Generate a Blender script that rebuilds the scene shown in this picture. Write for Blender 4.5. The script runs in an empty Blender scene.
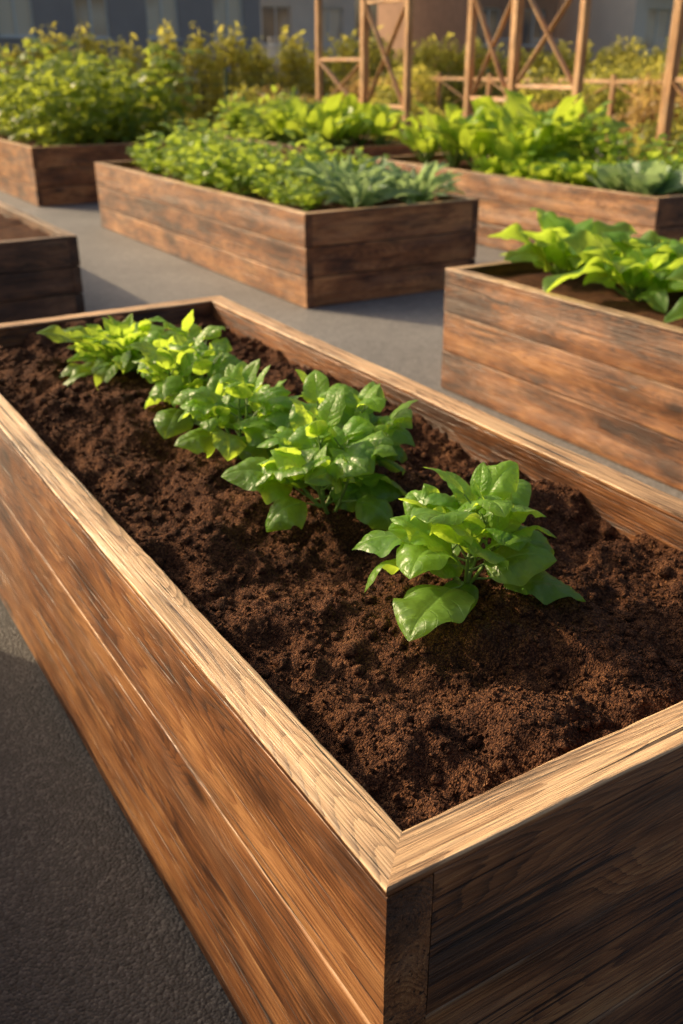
import bpy, math, random
import numpy as np
from mathutils import Vector, noise as mnoise

S = bpy.context.scene
S.view_settings.view_transform = 'Standard'
S.view_settings.look = 'None'
S.view_settings.exposure = 0
COL = S.collection
pi = math.pi
R = np.random.RandomState(7)

# ------------------------------------------------------------------ mesh builder
class MB:
    def __init__(s):
        s.V=[]; s.F=[]; s.A=[]; s.B=[]; s.M=[]; s.n=0
    def add(s, v, f, a=None, b=None, m=0):
        v=np.asarray(v,dtype=np.float32).reshape(-1,3)
        s.V.append(v)
        if isinstance(f,np.ndarray): f=[f]
        for g in f:
            g=np.asarray(g,dtype=np.int32)
            if g.ndim==1: g=g.reshape(1,-1)
            s.F.append(g+s.n); s.M.append(np.full(len(g),m,dtype=np.int32))
        s.A.append(np.zeros((len(v),3),np.float32) if a is None else np.asarray(a,dtype=np.float32))
        s.B.append(np.zeros((len(v),3),np.float32) if b is None else np.asarray(b,dtype=np.float32))
        s.n+=len(v)
    def mesh(s, name, mats, smooth=True):
        V=np.concatenate(s.V); me=bpy.data.meshes.new(name)
        loops=np.concatenate([g.ravel() for g in s.F])
        tot=np.concatenate([np.full(len(g),g.shape[1],dtype=np.int32) for g in s.F])
        st=np.concatenate([[0],np.cumsum(tot)[:-1]]).astype(np.int32)
        me.vertices.add(len(V)); me.vertices.foreach_set('co',V.ravel())
        me.loops.add(len(loops)); me.loops.foreach_set('vertex_index',loops.astype(np.int32))
        me.polygons.add(len(tot)); me.polygons.foreach_set('loop_start',st)
        for m in mats: me.materials.append(m)
        me.polygons.foreach_set('material_index',np.concatenate(s.M))
        me.polygons.foreach_set('use_smooth',np.full(len(tot),smooth))
        a=me.attributes.new('lv','FLOAT_VECTOR','POINT'); a.data.foreach_set('vector',np.concatenate(s.A).ravel())
        b=me.attributes.new('aux','FLOAT_VECTOR','POINT'); b.data.foreach_set('vector',np.concatenate(s.B).ravel())
        me.update(calc_edges=True)
        return me
    def obj(s, name, mats, smooth=True, parent=None):
        return mkobj(name, s.mesh(name,mats,smooth), parent)

def mkobj(name, me, parent=None, loc=None, rotz=0, sc=1):
    o=bpy.data.objects.new(name,me); COL.objects.link(o)
    if parent: o.parent=parent
    if loc is not None: o.location=loc
    o.rotation_euler=(0,0,rotz)
    o.scale=(sc,sc,sc)
    return o
def empty(name):
    o=bpy.data.objects.new(name,None); COL.objects.link(o); o.empty_display_size=.2; return o

BOXF=np.array([[0,3,2,1],[4,5,6,7],[0,1,5,4],[1,2,6,5],[2,3,7,6],[3,0,4,7]])
def box(mb,x0,x1,y0,y1,z0,z1,m=0,b=None):
    v=np.array([[x0,y0,z0],[x1,y0,z0],[x1,y1,z0],[x0,y1,z0],[x0,y0,z1],[x1,y0,z1],[x1,y1,z1],[x0,y1,z1]],dtype=float)
    mb.add(v,BOXF,a=v,b=None if b is None else np.tile(b,(8,1)),m=m)

def tube(mb,pts,rad,sides=6,m=0,a=None):
    pts=np.asarray(pts,float); n=len(pts); vs=[]
    for i in range(n):
        d=pts[min(i+1,n-1)]-pts[max(i-1,0)]; d/=np.linalg.norm(d)+1e-9
        up=np.array([0,0,1.]) if abs(d[2])<.9 else np.array([1.,0,0])
        x=np.cross(d,up); x/=np.linalg.norm(x); y=np.cross(d,x)
        for k in range(sides):
            an=2*pi*k/sides; vs.append(pts[i]+rad[i]*(math.cos(an)*x+math.sin(an)*y))
    f=[[i*sides+k,i*sides+(k+1)%sides,(i+1)*sides+(k+1)%sides,(i+1)*sides+k] for i in range(n-1) for k in range(sides)]
    A=np.tile([.5,.0,.5] if a is None else a,(len(vs),1))
    mb.add(vs,np.array(f),a=A,m=m)

# ------------------------------------------------------------------ node helpers
def newmat(name):
    m=bpy.data.materials.new(name); m.use_nodes=True
    nt=m.node_tree; nt.nodes.clear()
    out=nt.nodes.new('ShaderNodeOutputMaterial')
    return m,nt,out
class NT:
    def __init__(s,nt): s.nt=nt
    def n(s,t,**k):
        x=s.nt.nodes.new(t)
        for a,b in k.items(): setattr(x,a,b)
        return x
    def l(s,a,b): s.nt.links.new(a,b)
    def val(s,sock,v):
        if hasattr(v,'is_linked') or isinstance(v,bpy.types.NodeSocket): s.l(v,sock)
        else: sock.default_value=v
    def math(s,op,a,b=0.0,c=0.0,clamp=False):
        x=s.n('ShaderNodeMath',operation=op); x.use_clamp=clamp
        s.val(x.inputs[0],a); s.val(x.inputs[1],b)
        if op in('MULTIPLY_ADD','SMOOTH_MIN'): s.val(x.inputs[2],c)
        return x.outputs[0]
    def vmul(s,a,v):
        x=s.n('ShaderNodeVectorMath',operation='MULTIPLY'); s.val(x.inputs[0],a); x.inputs[1].default_value=v; return x.outputs[0]
    def noise(s,vec,scale,detail=3,rough=.5,dist=0):
        x=s.n('ShaderNodeTexNoise'); s.l(vec,x.inputs['Vector'])
        x.inputs['Scale'].default_value=scale; x.inputs['Detail'].default_value=detail
        x.inputs['Roughness'].default_value=rough; x.inputs['Distortion'].default_value=dist
        return x.outputs['Fac']
    def voro(s,vec,scale,feature='F1'):
        x=s.n('ShaderNodeTexVoronoi',feature=feature); s.l(vec,x.inputs['Vector']); x.inputs['Scale'].default_value=scale
        return x
    def ramp(s,f,stops):
        x=s.n('ShaderNodeValToRGB'); s.l(f,x.inputs[0]); e=x.color_ramp.elements
        while len(e)<len(stops): e.new(.5)
        for i,(p,c) in enumerate(stops):
            e[i].position=p; e[i].color=(*c,1) if len(c)==3 else c
        return x.outputs[0]
    def mix(s,f,a,b,mode='MIX'):
        x=s.n('ShaderNodeMix',data_type='RGBA',blend_type=mode)
        s.val(x.inputs[0],f)
        for sk,v in((x.inputs[6],a),(x.inputs[7],b)):
            if isinstance(v,bpy.types.NodeSocket): s.l(v,sk)
            else: sk.default_value=(*v,1)
        return x.outputs[2]
    def mr(s,v,a,b,c=0.,d=1.):
        x=s.n('ShaderNodeMapRange'); s.l(v,x.inputs[0]); x.inputs[1].default_value=a;x.inputs[2].default_value=b;x.inputs[3].default_value=c;x.inputs[4].default_value=d
        return x.outputs[0]
    def bump(s,h,strength=.5,dist=.01,normal=None):
        x=s.n('ShaderNodeBump'); s.l(h,x.inputs['Height']); x.inputs['Strength'].default_value=strength; x.inputs['Distance'].default_value=dist
        if normal is not None: s.l(normal,x.inputs['Normal'])
        return x.outputs[0]
def principled(N,col,rough,normal=None,spec=.5):
    p=N.n('ShaderNodeBsdfPrincipled')
    N.val(p.inputs['Base Color'],col if isinstance(col,bpy.types.NodeSocket) else (*col,1))
    N.val(p.inputs['Roughness'],rough); p.inputs['Specular IOR Level'].default_value=spec
    if normal is not None: N.l(normal,p.inputs['Normal'])
    return p

# ------------------------------------------------------------------ materials
def wood_mat(name, dark, mid, light, wornc, bumpd=.004):
    m,nt,out=newmat(name); N=NT(nt)
    at=N.n('ShaderNodeAttribute',attribute_name='lv').outputs['Vector']
    ax=N.n('ShaderNodeAttribute',attribute_name='aux').outputs['Vector']
    sp=N.n('ShaderNodeSeparateXYZ'); N.l(ax,sp.inputs[0])
    tint,edge,top=sp.outputs[0],sp.outputs[1],sp.outputs[2]
    kn=N.voro(N.vmul(at,(1.5,4.2,4.2)),1.).outputs['Distance']
    fib=N.noise(N.vmul(at,(6.5,320,320)),1.,2,.65)
    fib2=N.noise(N.vmul(at,(2.6,105,105)),1.,4,.72)
    fig=N.noise(N.vmul(at,(.70,7.5,7.5)),1.0,1.,.3,.1)
    fig=N.math('ADD',fig,N.mr(kn,0.,.22,.14,0.))
    saw=N.math('FRACT',N.math('ADD',N.math('MULTIPLY',fig,36.),N.math('MULTIPLY',fib2,.9)))
    ring=N.math('POWER',saw,2.0)
    crack=N.mr(N.noise(N.vmul(at,(2.2,120,120)),1.,1,.5),.66,.71)
    blot=N.noise(N.vmul(at,(2.2,5.5,5.5)),1.,4,.65)
    knot=N.mr(kn,.04,.10,1,0)
    t=N.math('SUBTRACT',N.math('MULTIPLY',fib2,.85),N.math('MULTIPLY',ring,.24))
    t=N.math('ADD',t,N.math('MULTIPLY',fib,.50))
    t=N.math('ADD',t,N.math('MULTIPLY',N.math('SUBTRACT',blot,.5),1.6))
    t=N.math('ADD',t,N.math('ADD',tint,-.06))
    c=N.ramp(t,[(.22,dark),(.54,mid),(.88,light)])
    stain=N.mr(N.math('ADD',N.noise(N.vmul(at,(2.4,10,10)),1.3,4,.7),N.math('MULTIPLY',N.math('SUBTRACT',fib2,.5),.4)),.50,.68)
    c=N.mix(N.math('MULTIPLY',stain,.66),c,tuple(x*.40 for x in dark))
    grey=N.mr(N.noise(N.vmul(at,(1.3,6,6)),1.7,3,.6),.50,.76)
    c=N.mix(N.math('MULTIPLY',grey,.36),c,(.19,.14,.10))
    c=N.mix(N.math('MULTIPLY',knot,.85),c,tuple(x*.4 for x in dark))
    wear=N.math('MULTIPLY',edge,N.mr(N.math('ADD',fib2,N.math('MULTIPLY',N.math('SUBTRACT',blot,.5),1.4)),.42,.62),clamp=True)
    tw=N.math('MULTIPLY',top,N.mr(N.math('SUBTRACT',N.math('ADD',N.math('MULTIPLY',fib2,1.25),N.math('MULTIPLY',blot,.75)),N.math('MULTIPLY',ring,.20)),.62,1.15,.02,.95))
    wear=N.math('MAXIMUM',N.math('MULTIPLY',wear,.75),tw)
    c=N.mix(wear,c,wornc)
    c=N.mix(N.math('MULTIPLY',crack,.85),c,(.016,.008,.005))
    h=N.math('ADD',N.math('MULTIPLY',ring,.32),N.math('MULTIPLY',fib,.5))
    h=N.math('ADD',h,N.math('MULTIPLY',fib2,1.0))
    h=N.math('SUBTRACT',h,N.math('MULTIPLY',crack,1.8))
    p=principled(N,c,N.mr(fib2,.3,.7,.58,.34),N.bump(h,.85,bumpd),.5)
    N.l(p.outputs[0],out.inputs[0]); return m
WOOD=wood_mat('cedar_wood',(.058,.021,.009),(.26,.100,.034),(.52,.25,.095),(.80,.54,.30),.0032)
WOODD=wood_mat('cedar_wood_weathered',(.035,.017,.010),(.14,.065,.030),(.30,.16,.08),(.50,.35,.22))
POSTW=wood_mat('larch_post_wood',(.32,.14,.05),(.58,.29,.11),(.70,.42,.20),(.5,.28,.14))

def leaf_mat(name, c1, c2, tr, rough=.42, vein=.5, trans=.42, nv=7., pk=0.):
    m,nt,out=newmat(name); N=NT(nt)
    at=N.n('ShaderNodeAttribute',attribute_name='lv').outputs['Vector']
    sp=N.n('ShaderNodeSeparateXYZ'); N.l(at,sp.inputs[0])
    u,t,r=sp.outputs
    ta=N.math('ABSOLUTE',t)
    geo=N.n('ShaderNodeNewGeometry').outputs['Position']
    nz=N.noise(geo,60.,2,.6)
    ph=N.math('SUBTRACT',N.math('MULTIPLY',u,nv),N.math('MULTIPLY',N.math('POWER',ta,1.3),1.7))
    ph=N.math('ADD',ph,N.math('MULTIPLY',N.math('SUBTRACT',nz,.5),.25))
    fr=N.math('FRACT',ph); tri=N.math('ABSOLUTE',N.math('SUBTRACT',fr,.5))
    side=N.mr(tri,.43,.5)
    mid=N.mr(ta,.015,.07,1,0)
    v=N.math('MAXIMUM',mid,N.math('MULTIPLY',side,.5))
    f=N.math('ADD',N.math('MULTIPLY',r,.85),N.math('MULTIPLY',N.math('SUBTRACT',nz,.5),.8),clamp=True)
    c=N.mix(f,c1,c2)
    lv=tuple(min(1,x*1.5+.04) for x in c2)
    c=N.mix(N.math('MULTIPLY',v,vein),c,lv)
    h=N.math('ADD',N.math('MULTIPLY',v,-1.),N.math('MULTIPLY',nz,.9))
    if pk:
        cell=N.voro(N.vmul(at,(15.,4.5,0.)),1.,'SMOOTH_F1').outputs['Distance']
        h=N.math('ADD',h,N.math('MULTIPLY',cell,-1.6*pk))
    bn=N.bump(h,.55,.0018)
    p=principled(N,c,rough,bn,.55)
    tl=N.n('ShaderNodeBsdfTranslucent')
    N.l(N.mix(N.math('MULTIPLY',v,.35),N.mix(f,tr,tuple(min(1,x*1.25) for x in tr)),c),tl.inputs[0]); N.l(bn,tl.inputs['Normal'])
    mx=N.n('ShaderNodeMixShader'); mx.inputs[0].default_value=trans
    N.l(p.outputs[0],mx.inputs[1]); N.l(tl.outputs[0],mx.inputs[2]); N.l(mx.outputs[0],out.inputs[0])
    return m
BASIL=leaf_mat('basil_leaf',(.065,.185,.030),(.23,.42,.07),(.60,.80,.07),rough=.34,pk=1.,vein=.4,trans=.50)
SPIN=leaf_mat('spinach_leaf',(.08,.20,.03),(.26,.44,.06),(.60,.80,.07),rough=.38,pk=.6,trans=.5)
HERB=leaf_mat('herb_leaf',(.09,.20,.035),(.28,.43,.08),(.58,.72,.08),vein=.3,trans=.47)
KALE=leaf_mat('kale_leaf',(.12,.22,.11),(.26,.40,.20),(.42,.58,.22),vein=.5)
LETT=leaf_mat('lettuce_leaf',(.11,.26,.03),(.32,.48,.06),(.60,.75,.06),vein=.5)
TOMA=leaf_mat('tomato_leaf',(.07,.15,.025),(.24,.34,.055),(.56,.64,.07),vein=.25,trans=.45)
HEDGE=leaf_mat('hedge_leaf',(.16,.18,.03),(.46,.42,.08),(.90,.76,.14),vein=.1,trans=.55)
BUSH=leaf_mat('shrub_leaf',(.10,.13,.03),(.30,.30,.06),(.62,.58,.1),vein=.1,trans=.5)
RUST=leaf_mat('dry_shrub_leaf',(.18,.12,.045),(.44,.28,.09),(.72,.50,.16),vein=.1,trans=.5)
def simple(name,c,r=.6,spec=.5,ns=8.,amt=.25,metal=0):
    m,nt,out=newmat(name); N=NT(nt)
    tc=N.n('ShaderNodeTexCoord').outputs['Object']
    f=N.noise(tc,ns,3,.6)
    col=N.mix(f,tuple(x*(1-amt) for x in c),tuple(min(1,x*(1+amt)) for x in c))
    p=principled(N,col,r,N.bump(f,.2,.004),spec); p.inputs['Metallic'].default_value=metal
    N.l(p.outputs[0],out.inputs[0]); return m
STEM=simple('green_stem',(.17,.28,.06),.5)
BARK=simple('bark',(.10,.065,.04),.9)

def soil_mat():
    m,nt,out=newmat('soil'); N=NT(nt)
    g=N.n('ShaderNodeNewGeometry').outputs['Position']
    a=N.noise(g,11.,4,.65); b=N.noise(g,190.,3,.75); v=N.voro(g,330.)
    sv=N.n('ShaderNodeSeparateColor'); N.l(v.outputs['Color'],sv.inputs[0])
    t=N.math('ADD',N.math('MULTIPLY',a,.42),N.math('MULTIPLY',b,.50)); t=N.math('ADD',t,N.math('MULTIPLY',sv.outputs[0],.26))
    c=N.ramp(t,[(.34,(.014,.005,.003)),(.56,(.075,.028,.013)),(.74,(.21,.088,.038)),(.90,(.48,.26,.12))])
    h=N.math('ADD',N.math('MULTIPLY',b,1.),N.math('MULTIPLY',v.outputs['Distance'],-.8))
    h=N.math('ADD',h,N.noise(g,60.,2,.6))
    p=principled(N,c,.93,N.bump(h,1.,.008),.2)
    N.l(p.outputs[0],out.inputs[0]); return m
SOIL=soil_mat()

def ground_mat(name,c0,c1,c2,rough,vs=150.,amt=.75):
    m,nt,out=newmat(name); N=NT(nt)
    g=N.n('ShaderNodeNewGeometry').outputs['Position']
    v=N.voro(g,vs); sv=N.n('ShaderNodeSeparateColor'); N.l(v.outputs['Color'],sv.inputs[0])
    big=N.noise(g,.9,4,.6); med=N.noise(g,14.,3,.6)
    c=N.ramp(N.math('ADD',N.math('MULTIPLY',big,.6),N.math('MULTIPLY',med,.4)),[(.3,c0),(.55,c1),(.75,c2)])
    c=N.mix(amt,c,N.ramp(sv.outputs[0],[(0,(.25,.25,.26)),(.7,(.5,.5,.5)),(1,(1,.98,.95))]),'OVERLAY')
    h=N.math('ADD',N.math('MULTIPLY',v.outputs['Distance'],-1.2),N.math('MULTIPLY',med,.4))
    p=principled(N,c,rough,N.bump(h,.7,.004),.45)
    N.l(p.outputs[0],out.inputs[0]); return m
PAVE=ground_mat('pale_asphalt',(.15,.145,.14),(.23,.22,.21),(.32,.30,.28),.6,130.,.5)
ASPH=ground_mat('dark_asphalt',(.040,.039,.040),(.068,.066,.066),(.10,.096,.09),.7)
def lawn_mat():
    m,nt,out=newmat('lawn'); N=NT(nt)
    g=N.n('ShaderNodeNewGeometry').outputs['Position']
    c=N.ramp(N.noise(g,6.,5,.7),[(.3,(.05,.085,.018)),(.6,(.10,.14,.035)),(.8,(.18,.19,.07))])
    p=principled(N,c,.9,N.bump(N.noise(g,60.,3,.6),1.,.03),.2); N.l(p.outputs[0],out.inputs[0]); return m
LAWN=lawn_mat()

# ------------------------------------------------------------------ ground
def sheet(name,x0,x1,y0,y1,z,mat):
    mb=MB(); mb.add([[x0,y0,z],[x1,y0,z],[x1,y1,z],[x0,y1,z]],np.array([[0,1,2,3]])); mb.obj(name,[mat],False)
sheet('ground',-300,300,-300,300,0,PAVE)
sheet('lawn',-60,90,15.6,34,.004,LAWN)
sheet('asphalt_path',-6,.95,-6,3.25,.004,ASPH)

# ------------------------------------------------------------------ planks
def plank(mb, p0, axis, L, h, w, seed, tint=0., top=0., res=.05, jitter=.0012, ch=.0030, mit=None, wtop=1., wbot=1.):
    rr=np.random.RandomState(seed)
    n=max(2,int(L/res))
    ring=[];edge=[]
    hw,hh=w/2,h/2
    c=min(ch,h*.2); e2=min(.007,hw*.4,h*.2)
    corners=[(-hw,-hh),(hw,-hh),(hw,hh),(-hw,hh)]
    dirs=[(1,0),(0,1),(-1,0),(0,-1)]
    for i in range(4):
        cx,cy=corners[i]; dx,dy=dirs[i]; px,py=dirs[i-1]
        ev=wbot if i<2 else wtop
        ring.append((cx-px*(c+e2),cy-py*(c+e2))); edge.append(0.)
        ring.append((cx-px*c,cy-py*c)); edge.append(ev)
        ring.append((cx-px*c*.3+dx*c*.3,cy-py*c*.3+dy*c*.3)); edge.append(ev)
        ring.append((cx+dx*c,cy+dy*c)); edge.append(ev)
        ring.append((cx+dx*(c+e2),cy+dy*(c+e2))); edge.append(0.)
        Ls=(w if i%2==0 else h)-2*(c+e2)
        k=int(Ls/.035)
        for q in range(1,k+1):
            f=q/(k+1); ring.append((cx+dx*(c+e2+Ls*f),cy+dy*(c+e2+Ls*f))); edge.append(0.)
    ring=np.array(ring); edge=np.array(edge); m=len(ring)
    topm=(ring[:,1]>hh-c*1.01).astype(float)
    xs=np.linspace(0,1,n+1)
    off=rr.rand(3)*40
    V=np.zeros((n+1,m,3))
    for i,f in enumerate(xs):
        x=f*L
        for j in range(m):
            a,b=ring[j]
            s=mnoise.noise_vector(Vector((x*5+off[0],a*22+off[1],b*22+off[2])))
            s2=mnoise.noise(Vector((x*38+off[1],a*40,b*40))) if edge[j]>.5 else 0.
            k=jitter*(1.8 if edge[j]>.5 else .8)
            xx=x
            if mit:
                s0=a*mit+hw; xx=s0+(L-2*s0)*f
            V[i,j]=(xx,a+s[1]*k-(.8*jitter*s2 if a>0 else -.8*jitter*s2),b+s[2]*k)
    P=V.reshape(-1,3).copy()
    A=P.copy()+off
    B=np.zeros_like(P); B[:,0]=tint; B[:,1]=np.tile(edge,n+1); B[:,2]=top*np.tile(topm,n+1)
    if axis=='x': W=np.stack([P[:,0]+p0[0],P[:,1]+p0[1]+hw,P[:,2]+p0[2]+hh],1)
    else: W=np.stack([-P[:,1]+p0[0]+hw,P[:,0]+p0[1],P[:,2]+p0[2]+hh],1)
    f=[]
    for i in range(n):
        for j in range(m):
            j2=(j+1)%m; f.append([i*m+j,(i+1)*m+j,(i+1)*m+j2,i*m+j2])
    mb.add(W,[np.array(f)[:,::-1]],A,B)
    for idx in (0,n):
        cv=W[idx*m:(idx+1)*m]
        order=np.arange(m) if idx==n else np.arange(m)[::-1]
        mb.add(cv,[order.reshape(1,-1)],A[idx*m:(idx+1)*m],np.stack([np.full(m,tint-.12),np.zeros(m),np.zeros(m)],1))

def soil_grid(x0,x1,y0,y1,fz,cell,parent):
    nx=int((x1-x0)/cell); ny=int((y1-y0)/cell)
    X=np.linspace(x0,x1,nx+1); Y=np.linspace(y0,y1,ny+1)
    V=[(x,y,fz(x,y)) for y in Y for x in X]
    I=np.arange(nx); J=np.arange(ny); ii,jj=np.meshgrid(I,J); b=(jj*(nx+1)+ii).ravel()
    F=np.stack([b,b+1,b+nx+2,b+nx+1],1)
    mb=MB(); mb.add(V,F); return mb.obj('soil',[SOIL],True,parent)

def raised_bed(x0,x1,y0,y1,t,th,seed,mat,fz,cell=.03,res=.12,nb=3,jit=.0012,rimtop=1.,gap=.005):
    par=empty('raised_garden_bed')
    cap=.013
    ph=(t-cap-.004)/nb
    rr=np.random.RandomState(seed)
    def T(): return float(rr.uniform(-.15,.11))
    for i in range(nb):
        z=.004+i*ph
        for nm,ax,p0,L in(('left_board','y',(x0,y0,z),y1-y0),('right_board','y',(x1-th,y0,z),y1-y0),
                          ('front_board','x',(x0+th+.002,y0+.001,z),x1-x0-2*th-.004),('back_board','x',(x0+th+.002,y1-th-.001,z),x1-x0-2*th-.004)):
            mb=MB(); j=float(rr.uniform(-.004,.0)) if i<nb-1 else 0.; q=list(p0)
            if ax=='y': q[0]-=j*(1 if nm[0]=='l' else -1)
            else: q[1]-=j*(1 if nm[0]=='f' else -1)
            last=i==nb-1
            plank(mb,q,ax,L,ph-(.0006 if last else gap),th,int(rr.randint(1e6)),T(),0,res,jit,ch=.0012 if last else .003,wtop=0. if last else .25,wbot=.2)
            mb.obj(nm+'_%d'%(i+1),[mat],True,par)
    e=.0006; zc=t-cap
    w=th+2*e
    for nm,ax,p0,L,mt in(('rim_left','y',(x0-e,y0-e,zc),y1-y0+2*e,-1),('rim_right','y',(x1-th-e,y0-e,zc),y1-y0+2*e,1),
                     ('rim_front','x',(x0-e,y0-e,zc),x1-x0+2*e,1),('rim_back','x',(x0-e,y1-th-e,zc),x1-x0+2*e,-1)):
        mb=MB(); plank(mb,p0,ax,L,cap,w,int(rr.randint(1e6)),T(),rimtop,res,jit,mit=mt,wtop=1.,wbot=0.)
        mb.obj(nm,[mat],True,par)
    soil_grid(x0+th*.6,x1-th*.6,y0+th*.6,y1-th*.6,fz,cell,par)
    return par

def nz(x,y,s,z=0): return mnoise.noise(Vector((x*s,y*s,z)))
PL=[(.93,1.12),(.91,1.50),(1.0,1.66),(.90,1.86),(.88,2.2),(.92,2.36),(.87,2.70)]
def soilz(x,y):
    xn=(x-.49)/(1.435-.49)
    z=.648+.018*math.sin(pi*min(1,max(0,xn)))-.018*max(0,xn-.6)/.4
    z+=.048*nz(x,y,3.4)+.040*nz(x,y,8.5,3)+.020*nz(x,y,19,5)
    n1=nz(x,y,42,7); z+=.0085*n1+.0050*nz(x,y,95,9)
    for px,py in PL:
        d2=(x-px)**2+(y-py)**2; z+=.018*math.exp(-d2/.014)
    z-=.026*math.exp(-((x-.70)**2/.010+(y-.98)**2/.006))
    z-=.020*math.exp(-((x-.78)**2/.008+(y-1.35)**2/.02))
    z+=.028*math.exp(-((x-.80)**2/.005+(y-.80)**2/.004))
    return min(z,.700)
main=raised_bed(.429,1.495,.608,3.32,.708,.062,17,WOOD,soilz,cell=.0052,res=.012,jit=.0015,nb=3,gap=.0035)

def gen_soil(t,seed):
    def f(x,y): return t-.055+.03*nz(x,y,2.4,seed)+.015*nz(x,y,8,seed)+.008*nz(x,y,22,seed)
    return f
BEDS=[(3.15,4.60,5.60,9.85,.624,.055,21,WOOD),
      (2.88,4.20,.30,3.73,.607,.055,31,WOOD),
      (.50,1.79,6.10,9.6,.53,.055,41,WOODD),
      (3.02,5.3,11.7,15.2,.65,.055,51,WOOD),
      (5.77,7.15,4.98,8.9,.62,.055,61,WOOD),
      (6.0,7.5,10.4,13.6,.60,.055,71,WOOD),
      (-1.45,-.14,-1.2,3.3,.62,.055,81,WOOD)]  # last bed is unseen, added to shade the near path and main bed
for (a,b,c,d,t,th,s,mt) in BEDS:
    raised_bed(a,b,c,d,t,th,s,mt,gen_soil(t,s),cell=.03,res=.08 if s==31 else .2,gap=.004 if s==31 else .007)

import bmesh
_b=bmesh.new(); bmesh.ops.create_icosphere(_b,subdivisions=2,radius=1); ICOV=np.array([v.co[:] for v in _b.verts]); ICOF=np.array([[v.index for v in f.verts] for f in _b.faces]); _b.free()
def crumbs(n,x0,x1,y0,y1,rmin,rmax,fz,seed,parent,name='soil_crumbs',pw=3.5):
    rr=np.random.RandomState(seed)
    base=np.array([[1,0,0],[-1,0,0],[0,1,0],[0,-1,0],[0,0,1],[0,0,-1]],float)
    F=np.array([[0,2,4],[2,1,4],[1,3,4],[3,0,4],[2,0,5],[1,2,5],[3,1,5],[0,3,5]])
    V=np.zeros((n,6,3))
    xs=rr.uniform(x0,x1,n); ys=y0+(y1-y0)*rr.rand(n)**1.35
    for i in range(n):
        r=rmin+(rmax-rmin)*rr.rand()**pw
        q=np.linalg.qr(rr.randn(3,3))[0]
        V[i]=(base*r*rr.uniform(.6,1.3,(6,1)))@q+np.array([xs[i],ys[i],fz(xs[i],ys[i])+r*.35])
    FF=(F[None]+6*np.arange(n)[:,None,None]).reshape(-1,3)
    mb=MB(); mb.add(V.reshape(-1,3),FF); return mb.obj(name,[SOIL],False,parent)
def clods(n,x0,x1,y0,y1,rmin,rmax,fz,seed,parent):
    rr=np.random.RandomState(seed); mb=MB()
    vars_=[]
    for k in range(12):
        o=rr.rand(3)*50
        s=np.array([1+.55*mnoise.noise(Vector(tuple(v*1.3+o)))+.35*mnoise.noise(Vector(tuple(v*3.3+o))) for v in ICOV])
        vars_.append(ICOV*s[:,None]*np.array([1,rr.uniform(.7,1),rr.uniform(.55,.85)]))
    for i in range(n):
        x=rr.uniform(x0,x1); y=rr.uniform(y0,y1); r=rmin+(rmax-rmin)*rr.rand()**2.5; a=rr.uniform(0,6.28)
        Rm=np.array([[math.cos(a),math.sin(a),0],[-math.sin(a),math.cos(a),0],[0,0,1]])
        mb.add(vars_[rr.randint(12)]@Rm*r+np.array([x,y,fz(x,y)+r*.15]),ICOF)
    return mb.obj('soil_clods',[SOIL],True,parent)
crumbs(30000,.495,1.43,.672,3.2,.0012,.0060,soilz,5,main)
clods(2200,.50,1.425,.68,3.2,.004,.0145,soilz,6,main)

# ------------------------------------------------------------------ leaves
def leaf(nu,nv,W,bend,cup,fold,puck,wave,rng,a=.55,b=.9,th0=.2,nvein=7,serr=0):
    u=np.linspace(0,1,nu+1); t=np.linspace(-1,1,nv+1)
    prof=(u**a)*((1-u)**b); prof/=prof.max(); prof[0]=.02
    if serr: prof=prof*(1+serr*np.abs(np.sin(u*pi*7)))/(1+serr*.5)
    w=W*prof
    th=th0-bend*u**1.2
    ds=1/nu; y=np.concatenate([[0],np.cumsum(np.cos((th[1:]+th[:-1])/2))*ds]); z=np.concatenate([[0],np.cumsum(np.sin((th[1:]+th[:-1])/2))*ds])
    U,T=np.meshgrid(u,t,indexing='ij'); w2=w[:,None]; th2=th[:,None]
    c=max(cup,1e-3)
    X=w2*np.sin(T*c)/c; off=-w2*(1-np.cos(T*c))/c
    aT=np.abs(T)
    off=off+fold*aT*w2
    ph=U*nvein-aT**1.3*1.7
    off=off+puck*(np.abs(np.sin(pi*(ph+.5)))-.4)*np.sqrt(np.clip(aT*(1.05-aT)*3,0,1))*np.minimum(1,w2/W*1.5)
    off=off-puck*.9*np.exp(-(aT/.16)**2)*(w2/W)
    p1,p2=rng.rand(2)*6.28
    off=off+wave*(aT**1.5)*(np.sin(U*11+p1+T)*.7+np.sin(U*19+p2-T*1.3)*.35)*(w2/W)
    off=off+.05*np.sin(T*2.+p2)*np.sin(U*4+p1)*(w2/W)
    X=X+.12*W*math.sin(p1)*np.sin(U*2.2)
    Yc=y[:,None]-np.sin(th2)*off; Z=z[:,None]+np.cos(th2)*off
    V=np.stack([X,Yc,Z],-1).reshape(-1,3)
    A=np.stack([U,T,np.zeros_like(U)],-1).reshape(-1,3)
    n1=nv+1; I,J=np.meshgrid(np.arange(nu),np.arange(nv),indexing='ij'); q=(I*n1+J).ravel()
    F=np.stack([q,q+1,q+n1+1,q+n1],1)
    return V,F,A
def put(mb,L,pos,az,el,roll,sc,rand,m=0):
    V,F,A=L
    d=np.array([math.cos(az)*math.cos(el),math.sin(az)*math.cos(el),math.sin(el)])
    x=np.array([math.sin(az),-math.cos(az),0.]); z=np.cross(x,d)
    cr,sr=math.cos(roll),math.sin(roll)
    x2=x*cr+z*sr; z2=-x*sr+z*cr
    Wd=(V[:,:1]*x2+V[:,1:2]*d+V[:,2:3]*z2)*sc+np.asarray(pos)
    A=A.copy(); A[:,2]=rand
    mb.add(Wd,F,A,m=m)
GA=2.39996
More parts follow.
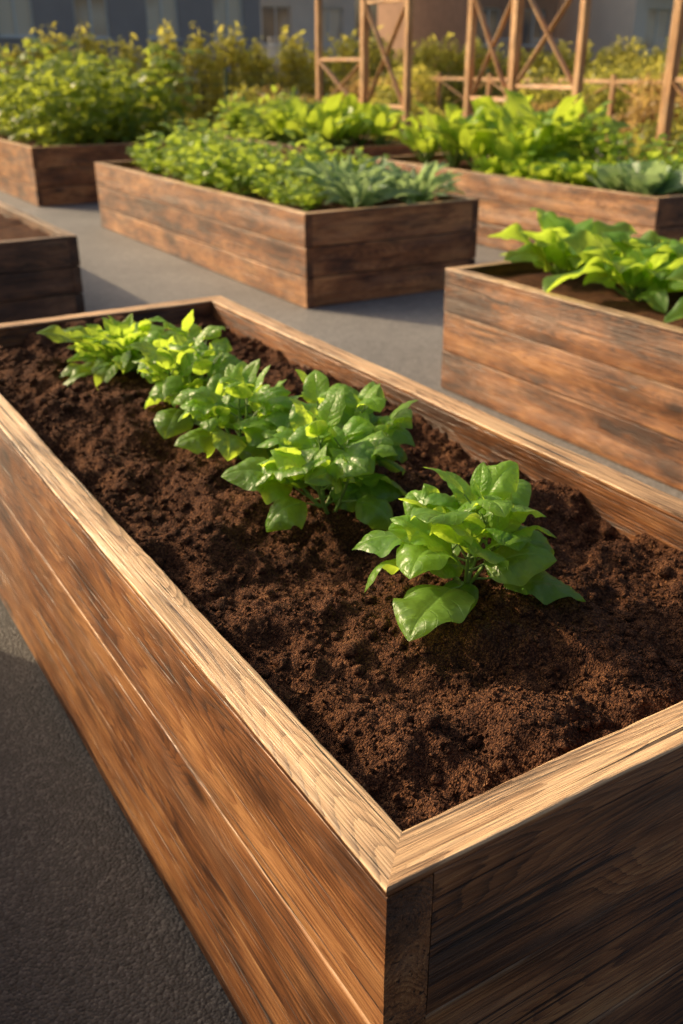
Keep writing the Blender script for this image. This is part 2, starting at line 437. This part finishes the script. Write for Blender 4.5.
def basil(mb,rng,H=.17,nst=6,L=.115,hi=True,spread=1.,W=(.37,.47)):
    nu,nv=(28,14) if hi else (10,6)
    lib=[leaf(nu,nv,rng.uniform(*W),rng.uniform(.9,2.2),rng.uniform(.4,1.0),rng.uniform(-.02,.15),.032,.085,rng,th0=.4,a=.52,b=.85) for _ in range(18)]
    small=[leaf(nu//2,nv//2,rng.uniform(.28,.36),rng.uniform(.2,1.),.7,.3,.03,.03,rng,th0=.3) for _ in range(6)]
    def stalk_leaf(p,az,el,l,lib,r):
        pl=l*rng.uniform(.20,.45); d=np.array([math.cos(az)*math.cos(el),math.sin(az)*math.cos(el),math.sin(el)+.3]); d/=np.linalg.norm(d)
        q=p+d*pl; tube(mb,[p,(p+q)/2+np.array([0,0,-.002]),q],[.0022,.0018,.0016],5,1)
        put(mb,lib[rng.randint(len(lib))],q,az+rng.uniform(-.3,.3),el,rng.uniform(-.65,.65),l,r)
    az0=rng.uniform(0,6.28)
    for s in range(nst):
        az=az0+s*2*pi/max(1,nst-1)+rng.uniform(-.3,.3)
        tilt=0.08 if s==0 else rng.uniform(.35,.9)*spread
        ln=H*(1.1 if s==0 else rng.uniform(.65,1.05))
        pts=[np.array([rng.uniform(-.01,.01),rng.uniform(-.01,.01),-.01])]; K=8
        for k in range(K):
            tt=tilt*(1-.45*k/K); d=np.array([math.cos(az)*math.sin(tt),math.sin(az)*math.sin(tt),math.cos(tt)])
            pts.append(pts[-1]+d*ln/K)
        tube(mb,pts,np.linspace(.0045,.0025,K+1),6,1)
        for ni,fr in enumerate((.42,.85)):
            p=pts[int(fr*K)]; a0=az+(ni%2)*pi/2+rng.uniform(-.45,.45)
            for sgn in(0,pi):
                inward=math.cos(a0+sgn-az)<-.5 and s>0
                if inward and rng.rand()<.5: continue
                l=L*(1.08-.22*fr)*rng.uniform(.72,1.15)*(.65 if inward else 1)
                stalk_leaf(p,a0+sgn,rng.uniform(-.3,.3)+.4*fr,l,lib,rng.rand()*.55+.35*fr-.1)
        p=pts[-1]
        for k in range(4):
            stalk_leaf(p,az+k*GA+.6,rng.uniform(.25,1.1),L*rng.uniform(.35,.75),small if k%2 else lib,rng.uniform(.5,1.))
def rosette(mb,rng,n,L,W,el=(1.35,.2),bend=(.6,1.3),wave=.06,cup=.3,fold=.3,nu=14,nv=6,a=.8,b=.75,stalk=.25,serr=0,puck=.01,rb=.02):
    lib=[leaf(nu,nv,rng.uniform(*W),rng.uniform(*bend),cup,fold,puck,wave,rng,a=a,b=b,th0=.25,serr=serr) for _ in range(8)]
    for i in range(n):
        f=(i+.5)/n; az=i*GA+rng.uniform(-.3,.3); e=el[0]+(el[1]-el[0])*f**.8+rng.uniform(-.15,.15)
        l=L*rng.uniform(.7,1.2)*(.65+.45*f)
        p=np.array([math.cos(az)*rb*f,math.sin(az)*rb*f,0.])
        d=np.array([math.cos(az)*math.cos(e),math.sin(az)*math.cos(e),math.sin(e)])
        q=p+d*l*stalk; tube(mb,[p-d*.01,q],[.0035*L/.15,.0025*L/.15],5,1)
        put(mb,lib[rng.randint(8)],q,az,e-.1,rng.uniform(-.5,.5),l*(1-stalk*.5),rng.rand()*.5+.5*(1-f))
def bushy(mb,rng,H,Rr,nst,per,l,W=.28,nu=6,nv=2,tall=False):
    lib=[leaf(nu,nv,W*rng.uniform(.85,1.15),rng.uniform(.3,1.3),.4,.25,0,.03,rng,th0=.2) for _ in range(8)]
    for s in range(nst):
        az=rng.uniform(0,6.28); rr=Rr*math.sqrt(rng.rand()); h=H*rng.uniform(.55,1.15)*(1-.3*(rr/Rr)**2)
        b=np.array([math.cos(az)*rr*.45,math.sin(az)*rr*.45,-.02]); t=np.array([math.cos(az)*rr,math.sin(az)*rr,h])
        mid=(b+t)/2+rng.uniform(-.03,.03,3)*H
        tube(mb,[b,mid,t],[.004*(H/.4)**.5,.003,.0015],4,1)
        for k in range(per):
            f=.15+.85*(k+.5)/per; p=(b*(1-f)**2+2*mid*f*(1-f)+t*f*f)
            a2=k*GA+rng.uniform(-.4,.4)
            put(mb,lib[rng.randint(8)],p+rng.uniform(-.01,.01,3),a2,rng.uniform(-.2,.8),rng.uniform(-.6,.6),l*rng.uniform(.6,1.2)*(1.15-.4*f),rng.rand()*.7+.3*f)
def tomato(mb,rng,H,nst=3):
    lib=[leaf(6,2,rng.uniform(.26,.36),rng.uniform(.3,1.2),.4,.3,0,.05,rng,th0=.1) for _ in range(8)]
    for s in range(nst):
        az=rng.uniform(0,6.28); lean=rng.uniform(.02,.22); h=H*rng.uniform(.6,1.15)
        pts=[np.array([math.cos(az)*(.05+lean*h*f*f),math.sin(az)*(.05+lean*h*f*f),h*f]) for f in np.linspace(0,1,8)]
        tube(mb,pts,np.linspace(.010,.004,8),5,1)
        nn=int(h/.085)
        for k in range(nn):
            f=.1+.9*k/nn; i=min(6,int(f*7)); p=pts[i]+(pts[i+1]-pts[i])*(f*7-i)
            a=k*GA+s; ll=rng.uniform(.16,.28)*(1.1-.5*f); e=rng.uniform(.1,.7)
            q=[p+np.array([math.cos(a)*ll*g*math.cos(e),math.sin(a)*ll*g*math.cos(e),ll*(math.sin(e)*g-.5*g*g)]) for g in(0,.35,.7,1)]
            tube(mb,q,[.003,.0025,.002,.0015],4,1)
            for j,g in enumerate((1,.7,.7,.42,.42)):
                base=q[{1:3,.7:2,.42:1}[g]]; da=0 if j==0 else (1.1 if j%2 else -1.1)
                put(mb,lib[rng.randint(8)],base,a+da,rng.uniform(-.5,.4),rng.uniform(-.5,.5),rng.uniform(.11,.18)*(1.15-.35*f),rng.rand()*.6+.4*f)

def variants(name,fn,n,mats,seed):
    out=[]
    for i in range(n):
        mb=MB(); fn(mb,np.random.RandomState(seed+i)); out.append(mb.mesh(name,mats))
    return out

# main bed plants --------------------------------------------------
specs=[(.920,1.10,.145,6,.142,1.0,131),(.885,1.50,.14,6,.140,1.05,102),(1.03,1.60,.14,5,.13,1.0,109),(.975,1.70,.17,6,.138,1.,103),(.875,1.86,.16,6,.135,1.,104),
       (.875,2.15,.14,6,.125,.95,105),(.93,2.33,.15,6,.12,.95,106)]
for x,y,H,ns,L,sp,sd in specs:
    mb=MB(); basil(mb,np.random.RandomState(sd),H,ns,L,True,sp)
    o=mb.obj('basil_plant',[BASIL,STEM]); o.location=(x,y,soilz(x,y)-.004)
mb=MB(); rosette(mb,np.random.RandomState(201),70,.21,(.14,.21),el=(1.45,.3),bend=(.6,1.5),wave=.07,cup=.3,fold=.35,nu=18,nv=8,puck=.012)
o=mb.obj('spinach_plant',[SPIN,STEM]); o.location=(.89,2.67,soilz(.89,2.67))

# right bed plants
RB=gen_soil(.607,31)
for i,(x,y,L) in enumerate([(3.40,3.44,.22),(3.34,2.92,.21),(3.74,3.0,.21),(3.3,2.3,.2),(3.7,2.2,.2),(3.3,1.7,.2),(3.7,1.4,.2)]):
    mb=MB(); rosette(mb,np.random.RandomState(300+i),24,L*1.8,(.21,.29),el=(1.5,.5),bend=(.9,1.9),wave=.10,cup=.35,fold=.35,nu=18,nv=8,a=.7,b=.85,puck=.016)
    o=mb.obj('chard_plant',[(BASIL,BASIL,SPIN)[i%3],STEM]); o.location=(x,y,RB(x,y)-.01)

HV=variants('herb_plant',lambda m,r:bushy(m,r,.38,.25,13,8,.13),6,[HERB,STEM],400)
KV=variants('kale_plant',lambda m,r:rosette(m,r,38,.42,(.06,.10),el=(1.5,.35),bend=(.3,1.2),wave=.03,nu=12,nv=4,serr=.9),3,[KALE,STEM],420)
LV=variants('lettuce_plant',lambda m,r:rosette(m,r,30,.26,(.32,.42),el=(1.4,.2),bend=(-.3,.8),wave=.12,cup=.2,fold=.35,nu=10,nv=6,a=.6,b=.45),3,[LETT,STEM],440)
CV=variants('chard_plant',lambda m,r:rosette(m,r,16,.55,(.2,.28),el=(1.5,.7),bend=(.3,1.1),wave=.07,cup=.3,fold=.3,nu=12,nv=6,a=.6,b=.6,stalk=.4),3,[LETT,STEM],460)
TV=variants('tomato_plant',lambda m,r:tomato(m,r,1.05),5,[TOMA,STEM],480)
PV=variants('pepper_plant',lambda m,r:bushy(m,r,.55,.28,16,11,.14,W=.3),3,[HERB,STEM],500)
BV=variants('cabbage_plant',lambda m,r:rosette(m,r,26,.28,(.36,.45),el=(1.45,.25),bend=(-.5,.4),wave=.06,cup=.2,fold=.25,nu=10,nv=6,a=.6,b=.4),2,[KALE,STEM],520)
def scatter(vs,bounds,step,t,seed,sc=(.85,1.15),jit=.06,prob=1.):
    rr=np.random.RandomState(seed); x0,x1,y0,y1=bounds
    nx=max(1,round((x1-x0)/step)); ny=max(1,round((y1-y0)/step))
    for i in range(nx):
        for j in range(ny):
            if rr.rand()>prob: continue
            x=x0+(i+.5)*(x1-x0)/nx+rr.uniform(-jit,jit); y=y0+(j+.5)*(y1-y0)/ny+rr.uniform(-jit,jit)
            me=vs[rr.randint(len(vs))]
            mkobj(me.name.split('.')[0],me,None,(x,y,t-.055),rr.uniform(0,6.28),rr.uniform(*sc))
scatter(HV,(3.28,4.45,6.5,9.7),.40,.624,1,(.65,1.3),.10,.95)
scatter(KV,(3.6,4.50,5.72,6.5),.38,.624,2,(.8,1.15))
scatter(HV,(3.28,3.6,5.95,6.5),.36,.624,12,(.5,.85))
scatter(TV,(3.2,5.15,11.95,15.),.54,.65,3,(.75,1.25))
scatter(LV,(5.9,6.7,5.9,7.3),.36,.62,4)
scatter(CV,(5.95,7.0,6.9,8.7),.46,.62,5,(.9,1.25))
scatter(BV,(5.9,7.0,5.1,5.9),.36,.62,6,(.8,1.))
scatter(PV,(6.5,7.05,5.3,7.0),.45,.62,13,(.75,1.1))
scatter(CV,(6.15,7.35,10.55,11.9),.42,.60,7)
scatter(PV,(6.15,7.35,11.9,13.4),.42,.60,8)
scatter(PV,(-1.35,-.4,-1.0,3.1),.5,.62,9,(.35,.5),prob=.6)  # unseen plants on the added bed, put in to dapple the main boards

# ------------------------------------------------------------------ foliage masses
def foliage(mb,centers,radii,n,size,rng,flat=1.):
    centers=np.array(centers);radii=np.array(radii)
    vol=np.prod(radii,1)**(2/3); vol/=vol.sum()
    idx=rng.choice(len(centers),n,p=vol)
    d=rng.randn(n,3); d/=np.linalg.norm(d,axis=1)[:,None]
    rad=rng.uniform(.55,1.08,n)
    ph=np.sin(d[:,0]*5+idx)*np.sin(d[:,1]*6+idx*2)*np.sin(d[:,2]*5+idx*3); rad*=(1+.22*ph)
    P=centers[idx]+d*radii[idx]*rad[:,None]
    keep=P[:,2]>.02; P=P[keep]; d=d[keep]; n=len(P)
    nrm=d+rng.randn(n,3)*.7; nrm/=np.linalg.norm(nrm,axis=1)[:,None]
    t=np.cross(nrm,rng.randn(n,3)); t/=np.linalg.norm(t,axis=1)[:,None]; b=np.cross(nrm,t)
    s=size*rng.uniform(.5,1.3,n)[:,None]
    V=np.stack([P-t*s,P+b*s*.42+nrm*s*.15,P+t*s,P-b*s*.42+nrm*s*.15],1).reshape(-1,3)
    F=np.arange(4*n).reshape(-1,4)
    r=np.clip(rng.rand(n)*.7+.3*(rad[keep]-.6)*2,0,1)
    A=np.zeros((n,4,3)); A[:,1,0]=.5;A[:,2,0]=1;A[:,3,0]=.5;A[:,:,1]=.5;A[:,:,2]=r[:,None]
    mb.add(V,F,A.reshape(-1,3))
rg=np.random.RandomState(33)
mb=MB(); cs=[];rs=[]
x=-6.
while x<34:
    hgt=rg.uniform(.90,1.10); cs.append((x,20.2+rg.uniform(-.15,.15),hgt*.98)); rs.append((rg.uniform(.38,.52),.42,hgt)); x+=rg.uniform(.62,.82)
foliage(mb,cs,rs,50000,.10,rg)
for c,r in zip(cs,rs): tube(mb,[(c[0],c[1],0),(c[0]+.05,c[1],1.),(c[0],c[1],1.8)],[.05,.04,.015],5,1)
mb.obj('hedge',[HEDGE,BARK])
def shrub(x,y,h,r,mat,n,seed,name='shrub',size=.06):
    g=np.random.RandomState(seed); mb=MB(); cs=[];rs=[]
    for k in range(7):
        a=g.uniform(0,6.28);q=r*g.uniform(.2,.65); hh=h*g.uniform(.35,.75)
        cs.append((math.cos(a)*q,math.sin(a)*q,hh)); rs.append((r*g.uniform(.35,.55),r*g.uniform(.35,.55),h*g.uniform(.22,.36)))
        tube(mb,[(0,0,0),(math.cos(a)*q*.5,math.sin(a)*q*.5,hh*.5),(math.cos(a)*q,math.sin(a)*q,hh)],[.03,.02,.008],5,1)
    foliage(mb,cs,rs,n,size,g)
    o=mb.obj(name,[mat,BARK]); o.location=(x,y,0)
k=0
for (x,y,h,r,mt) in [(9.6,8.0,1.2,.8,BUSH),(10.6,9.4,1.4,.9,RUST),(12.2,9.2,1.5,1.0,BUSH),(9.6,10.6,1.2,.8,RUST),(11.0,12.0,1.4,1.0,BUSH),(13.4,11.0,1.5,1.1,RUST),
                     (9.2,13.2,1.3,.9,BUSH),(14.5,14,1.6,1.2,BUSH),(8.0,15.8,1.1,.8,BUSH),(6.4,16.6,1.0,.8,BUSH),(10.5,16,1.3,1.,RUST),(5.6,17.9,1.1,.9,HEDGE),(12.4,17.8,1.5,1.1,HEDGE),(9.5,18.2,1.2,.9,RUST),
                     (16.5,12.5,1.7,1.3,BUSH),(17.5,16,1.8,1.4,HEDGE),(9.3,6.2,1.1,.8,RUST),(10.9,6.6,1.3,.9,BUSH),(5.9,15.4,.9,.7,BUSH),(7.2,14.7,.9,.7,HEDGE)]:
    shrub(x,y,h,r,mt,2600,600+k,size=.06); k+=1

# ------------------------------------------------------------------ timber trellis fence
def beam(mb,p,q,w,seed,d=None):
    p=np.array(p,float);q=np.array(q,float);L=np.linalg.norm(q-p);a=(q-p)/L
    up=np.array([0,0,1.]) if abs(a[2])<.95 else np.array([1.,0,0])
    s=np.cross(a,up);s/=np.linalg.norm(s);t=np.cross(s,a); d=d or w
    off=np.random.RandomState(seed).rand(3)*30
    V=[];A=[]
    c=.006
    ring=[(-w/2+c,-d/2),(w/2-c,-d/2),(w/2,-d/2+c),(w/2,d/2-c),(w/2-c,d/2),(-w/2+c,d/2),(-w/2,d/2-c),(-w/2,-d/2+c)]
    for f in(0,1):
        for (i,j) in ring: V.append(p+a*L*f+s*i+t*j);A.append(off+np.array([L*f,i,j]))
    F=[[k,(k+1)%8,8+(k+1)%8,8+k] for k in range(8)]
    mb.add(V,[np.array(F),np.arange(8)[::-1].reshape(1,-1),np.arange(8,16).reshape(1,-1)],A,np.tile([.12,0,0],(16,1)))
XR=8.0
posts=[13.7,12.44,11.38,10.07,9.26,8.2,6.95,5.4]
tp=empty('timber_trellis')
for i,y in enumerate(posts):
    mb=MB(); beam(mb,(XR,y,0),(XR,y,3.0),.10 if i in(1,4,6) else .085,700+i); mb.obj('post_%d'%(i+1),[POSTW],False,tp)
mb=MB(); beam(mb,(XR,5.2,3.05),(XR,13.9,3.05),.10,750); mb.obj('top_rail',[POSTW],False,tp)
def xpanel(y0,y1,z0,z1,i):
    mb=MB(); e=.05
    beam(mb,(XR-.014,y0+e,z0),(XR-.014,y1-e,z1),.07,760+i,.024); beam(mb,(XR+.014,y0+e,z1),(XR+.014,y1-e,z0),.07,770+i,.024)
    beam(mb,(XR,y0+e,z0-.02),(XR,y1-e,z0-.02),.05,780+i); beam(mb,(XR,y0+e,z1+.02),(XR,y1-e,z1+.02),.05,790+i)
    mb.obj('cross_panel_%d'%(i+1),[POSTW],False,tp)
xpanel(11.38,12.44,1.0,2.25,0); xpanel(9.26,10.07,1.15,2.25,1); xpanel(8.2,9.26,1.3,2.35,2); xpanel(12.44,13.7,.9,1.55,3); xpanel(5.4,6.95,.3,1.35,4)
lf=empty('timber_fence'); mb=MB()
for i in range(9):
    y=6.+i*1.6; beam(mb,(12.9,y,0),(12.9,y,1.35),.08,800+i)
    if i<8:
        beam(mb,(12.9,y+.05,1.25),(12.9,y+1.55,1.25),.06,820+i); beam(mb,(12.9,y+.05,.6),(12.9,y+1.55,.6),.06,840+i)
        beam(mb,(12.87,y+.05,.63),(12.87,y+1.55,1.22),.045,860+i,.02); beam(mb,(12.93,y+.05,1.22),(12.93,y+1.55,.63),.045,880+i,.02)
mb.obj('rails',[POSTW],False,lf)

GW=simple('green_coated_wire',(.05,.09,.06),.4)
wf=empty('wire_mesh_fence'); mb=MB(); yy=17.0
for i in range(13): xx=-2+i*2.; tube(mb,[(xx,yy,0),(xx,yy,1.45)],[.03,.03],6)
mb.obj('fence_posts',[GW],True,wf); mb=MB()
for j in range(8): tube(mb,[(-2,yy-.03,.1+j*.18),(22,yy-.03,.1+j*.18)],[.004,.004],4)
for i in range(240): xx=-2+i*.1; tube(mb,[(xx,yy-.035,.05),(xx,yy-.035,1.4)],[.0028,.0028],4)
mb.obj('fence_wires',[GW],True,wf)
bf=empty('board_fence'); mb=MB()
for i in range(4): beam(mb,(-3+i*1.8,16.2,0),(-3+i*1.8,16.2,1.5),.09,900+i)
for j in range(3): beam(mb,(-3,16.15,.5+j*.42),(2.4,16.15,.5+j*.42),.03,910+j,.1)
mb.obj('rails',[POSTW],False,bf)

# ------------------------------------------------------------------ buildings
GLASS,nt,out=newmat('window_glass'); N=NT(nt)
tc=N.n('ShaderNodeNewGeometry').outputs['Position']
gc=N.ramp(N.noise(tc,.35,1,.5),[(.38,(.10,.10,.11)),(.5,(.60,.42,.26)),(.6,(.85,.74,.58))])  # warm sunset glow painted into the pane colour
p=principled(N,gc,.12,None,.9); N.l(p.outputs[0],out.inputs[0])
FRAME=simple('window_frame',(.75,.75,.72),.5)
def building(name,x0,x1,y0,y1,h,wall,ns,bay,ww,wh,sill=.9,balc=False,base=1.6):
    par=empty(name)
    mb=MB(); sh=(h-base)/ns; nb=max(1,int((x1-x0)/bay)); bw=(x1-x0)/nb; gl=MB(); fr=MB(); T=.3
    box(mb,x0-.03,x1+.03,y0-.03,y0+T,0,base-.001)
    for s in range(ns):
        z=base+s*sh
        box(mb,x0,x1,y0,y0+T,z,z+sill); box(mb,x0,x1,y0,y0+T,z+sill+wh,z+sh)
        for b in range(nb+1):
            xa=x0+b*bw-(bw-ww)/2; xb=xa+(bw-ww); xa=max(xa,x0); xb=min(xb,x1)
            box(mb,xa,xb,y0+.001,y0+T-.001,z+sill,z+sill+wh)
        for b in range(nb):
            cx=x0+(b+.5)*bw; a=cx-ww/2; c=cx+ww/2; z0=z+sill; z1=z0+wh
            gl.add([[a,y0+.2,z0],[c,y0+.2,z0],[c,y0+.2,z1],[a,y0+.2,z1]],np.array([[0,1,2,3]]))
            for (p0,p1,q0,q1) in((a,a+.07,z0,z1),(c-.07,c,z0,z1),(cx-.035,cx+.035,z0+.07,z1-.07),(a+.07,c-.07,z0,z0+.07),(a+.07,c-.07,z1-.07,z1)):
                box(fr,p0,p1,y0+.13,y0+.19,q0,q1)
            box(fr,a-.05,c+.05,y0-.06,y0+.12,z0-.05,z0-.003)
            if balc:
                box(mb,a-.3,c+.3,y0-1.2,y0-.002,z-.08,z+.08)
                for q in range(12):
                    xq=a-.28+q*(c-a+.56)/11; box(fr,xq-.015,xq+.015,y0-1.18,y0-1.15,z+.08,z+1.05)
                box(fr,a-.3,c+.3,y0-1.2,y0-1.13,z+1.05,z+1.1)
    box(mb,x0,x1,y0+T+.5,y1,0,h-.01); box(mb,x0,x0+.25,y0+T,y0+T+.5,0,h-.01); box(mb,x1-.25,x1,y0+T,y0+T+.5,0,h-.01)
    box(mb,x0-.2,x1+.2,y0-.2,y1+.2,h,h+.35)
    mb.obj('walls',[wall],False,par); gl.obj('windows',[GLASS],False,par); fr.obj('window_frames',[FRAME],False,par)
GREY=simple('grey_render',(.36,.32,.31),.85,ns=1.5,amt=.12)
LIGHT=simple('light_render',(.76,.69,.60),.85,ns=1.5,amt=.1)
BRICK=simple('brown_brick',(.42,.26,.18),.9,ns=3.,amt=.3)
building('apartment_building',-8,19.5,38,46,12,GREY,3,2.6,1.3,1.7,sill=.8)
building('apartment_building',23,29,46,54,13,LIGHT,3,3.0,1.6,1.7,sill=.8,balc=True)
building('brick_house',33,39,42,50,9,BRICK,2,3.,1.5,1.7,sill=.8,balc=True)
building('apartment_building',40.5,62,38,50,12,LIGHT,3,3.2,1.8,1.9,sill=.6,balc=True)

# ------------------------------------------------------------------ light
el=math.radians(27); az=math.radians(-30)   # clockwise from +Y
sd=Vector((math.sin(az)*math.cos(el),math.cos(az)*math.cos(el),math.sin(el)))
w=bpy.data.worlds.new('World'); S.world=w; w.use_nodes=True; nt=w.node_tree
bg=nt.nodes['Background']; sk=nt.nodes.new('ShaderNodeTexSky'); sk.sky_type='NISHITA'; sk.sun_disc=False
sk.sun_elevation=el; sk.sun_rotation=az; sk.dust_density=8; sk.air_density=1.0; sk.ozone_density=.1
nt.links.new(sk.outputs[0],bg.inputs[0]); bg.inputs[1].default_value=.15
ld=bpy.data.lights.new('sun','SUN'); ld.energy=5; ld.angle=math.radians(.5); ld.color=(1,.76,.46)
lo=bpy.data.objects.new('sun',ld); COL.objects.link(lo); lo.rotation_euler=sd.to_track_quat('Z','Y').to_euler(); lo.location=(-10,10,10)

# ------------------------------------------------------------------ camera
cd=bpy.data.cameras.new('camera'); co=bpy.data.objects.new('camera',cd); COL.objects.link(co)
cd.sensor_fit='VERTICAL'; cd.sensor_height=36; cd.sensor_width=24; cd.lens=36*950/1024
co.location=(0,0,1.5); co.rotation_euler=(math.radians(90-25.2),0,math.radians(-31.5))
cd.clip_start=.05; cd.clip_end=1500
cd.dof.use_dof=True; cd.dof.focus_distance=1.3; cd.dof.aperture_fstop=4.5
S.camera=co
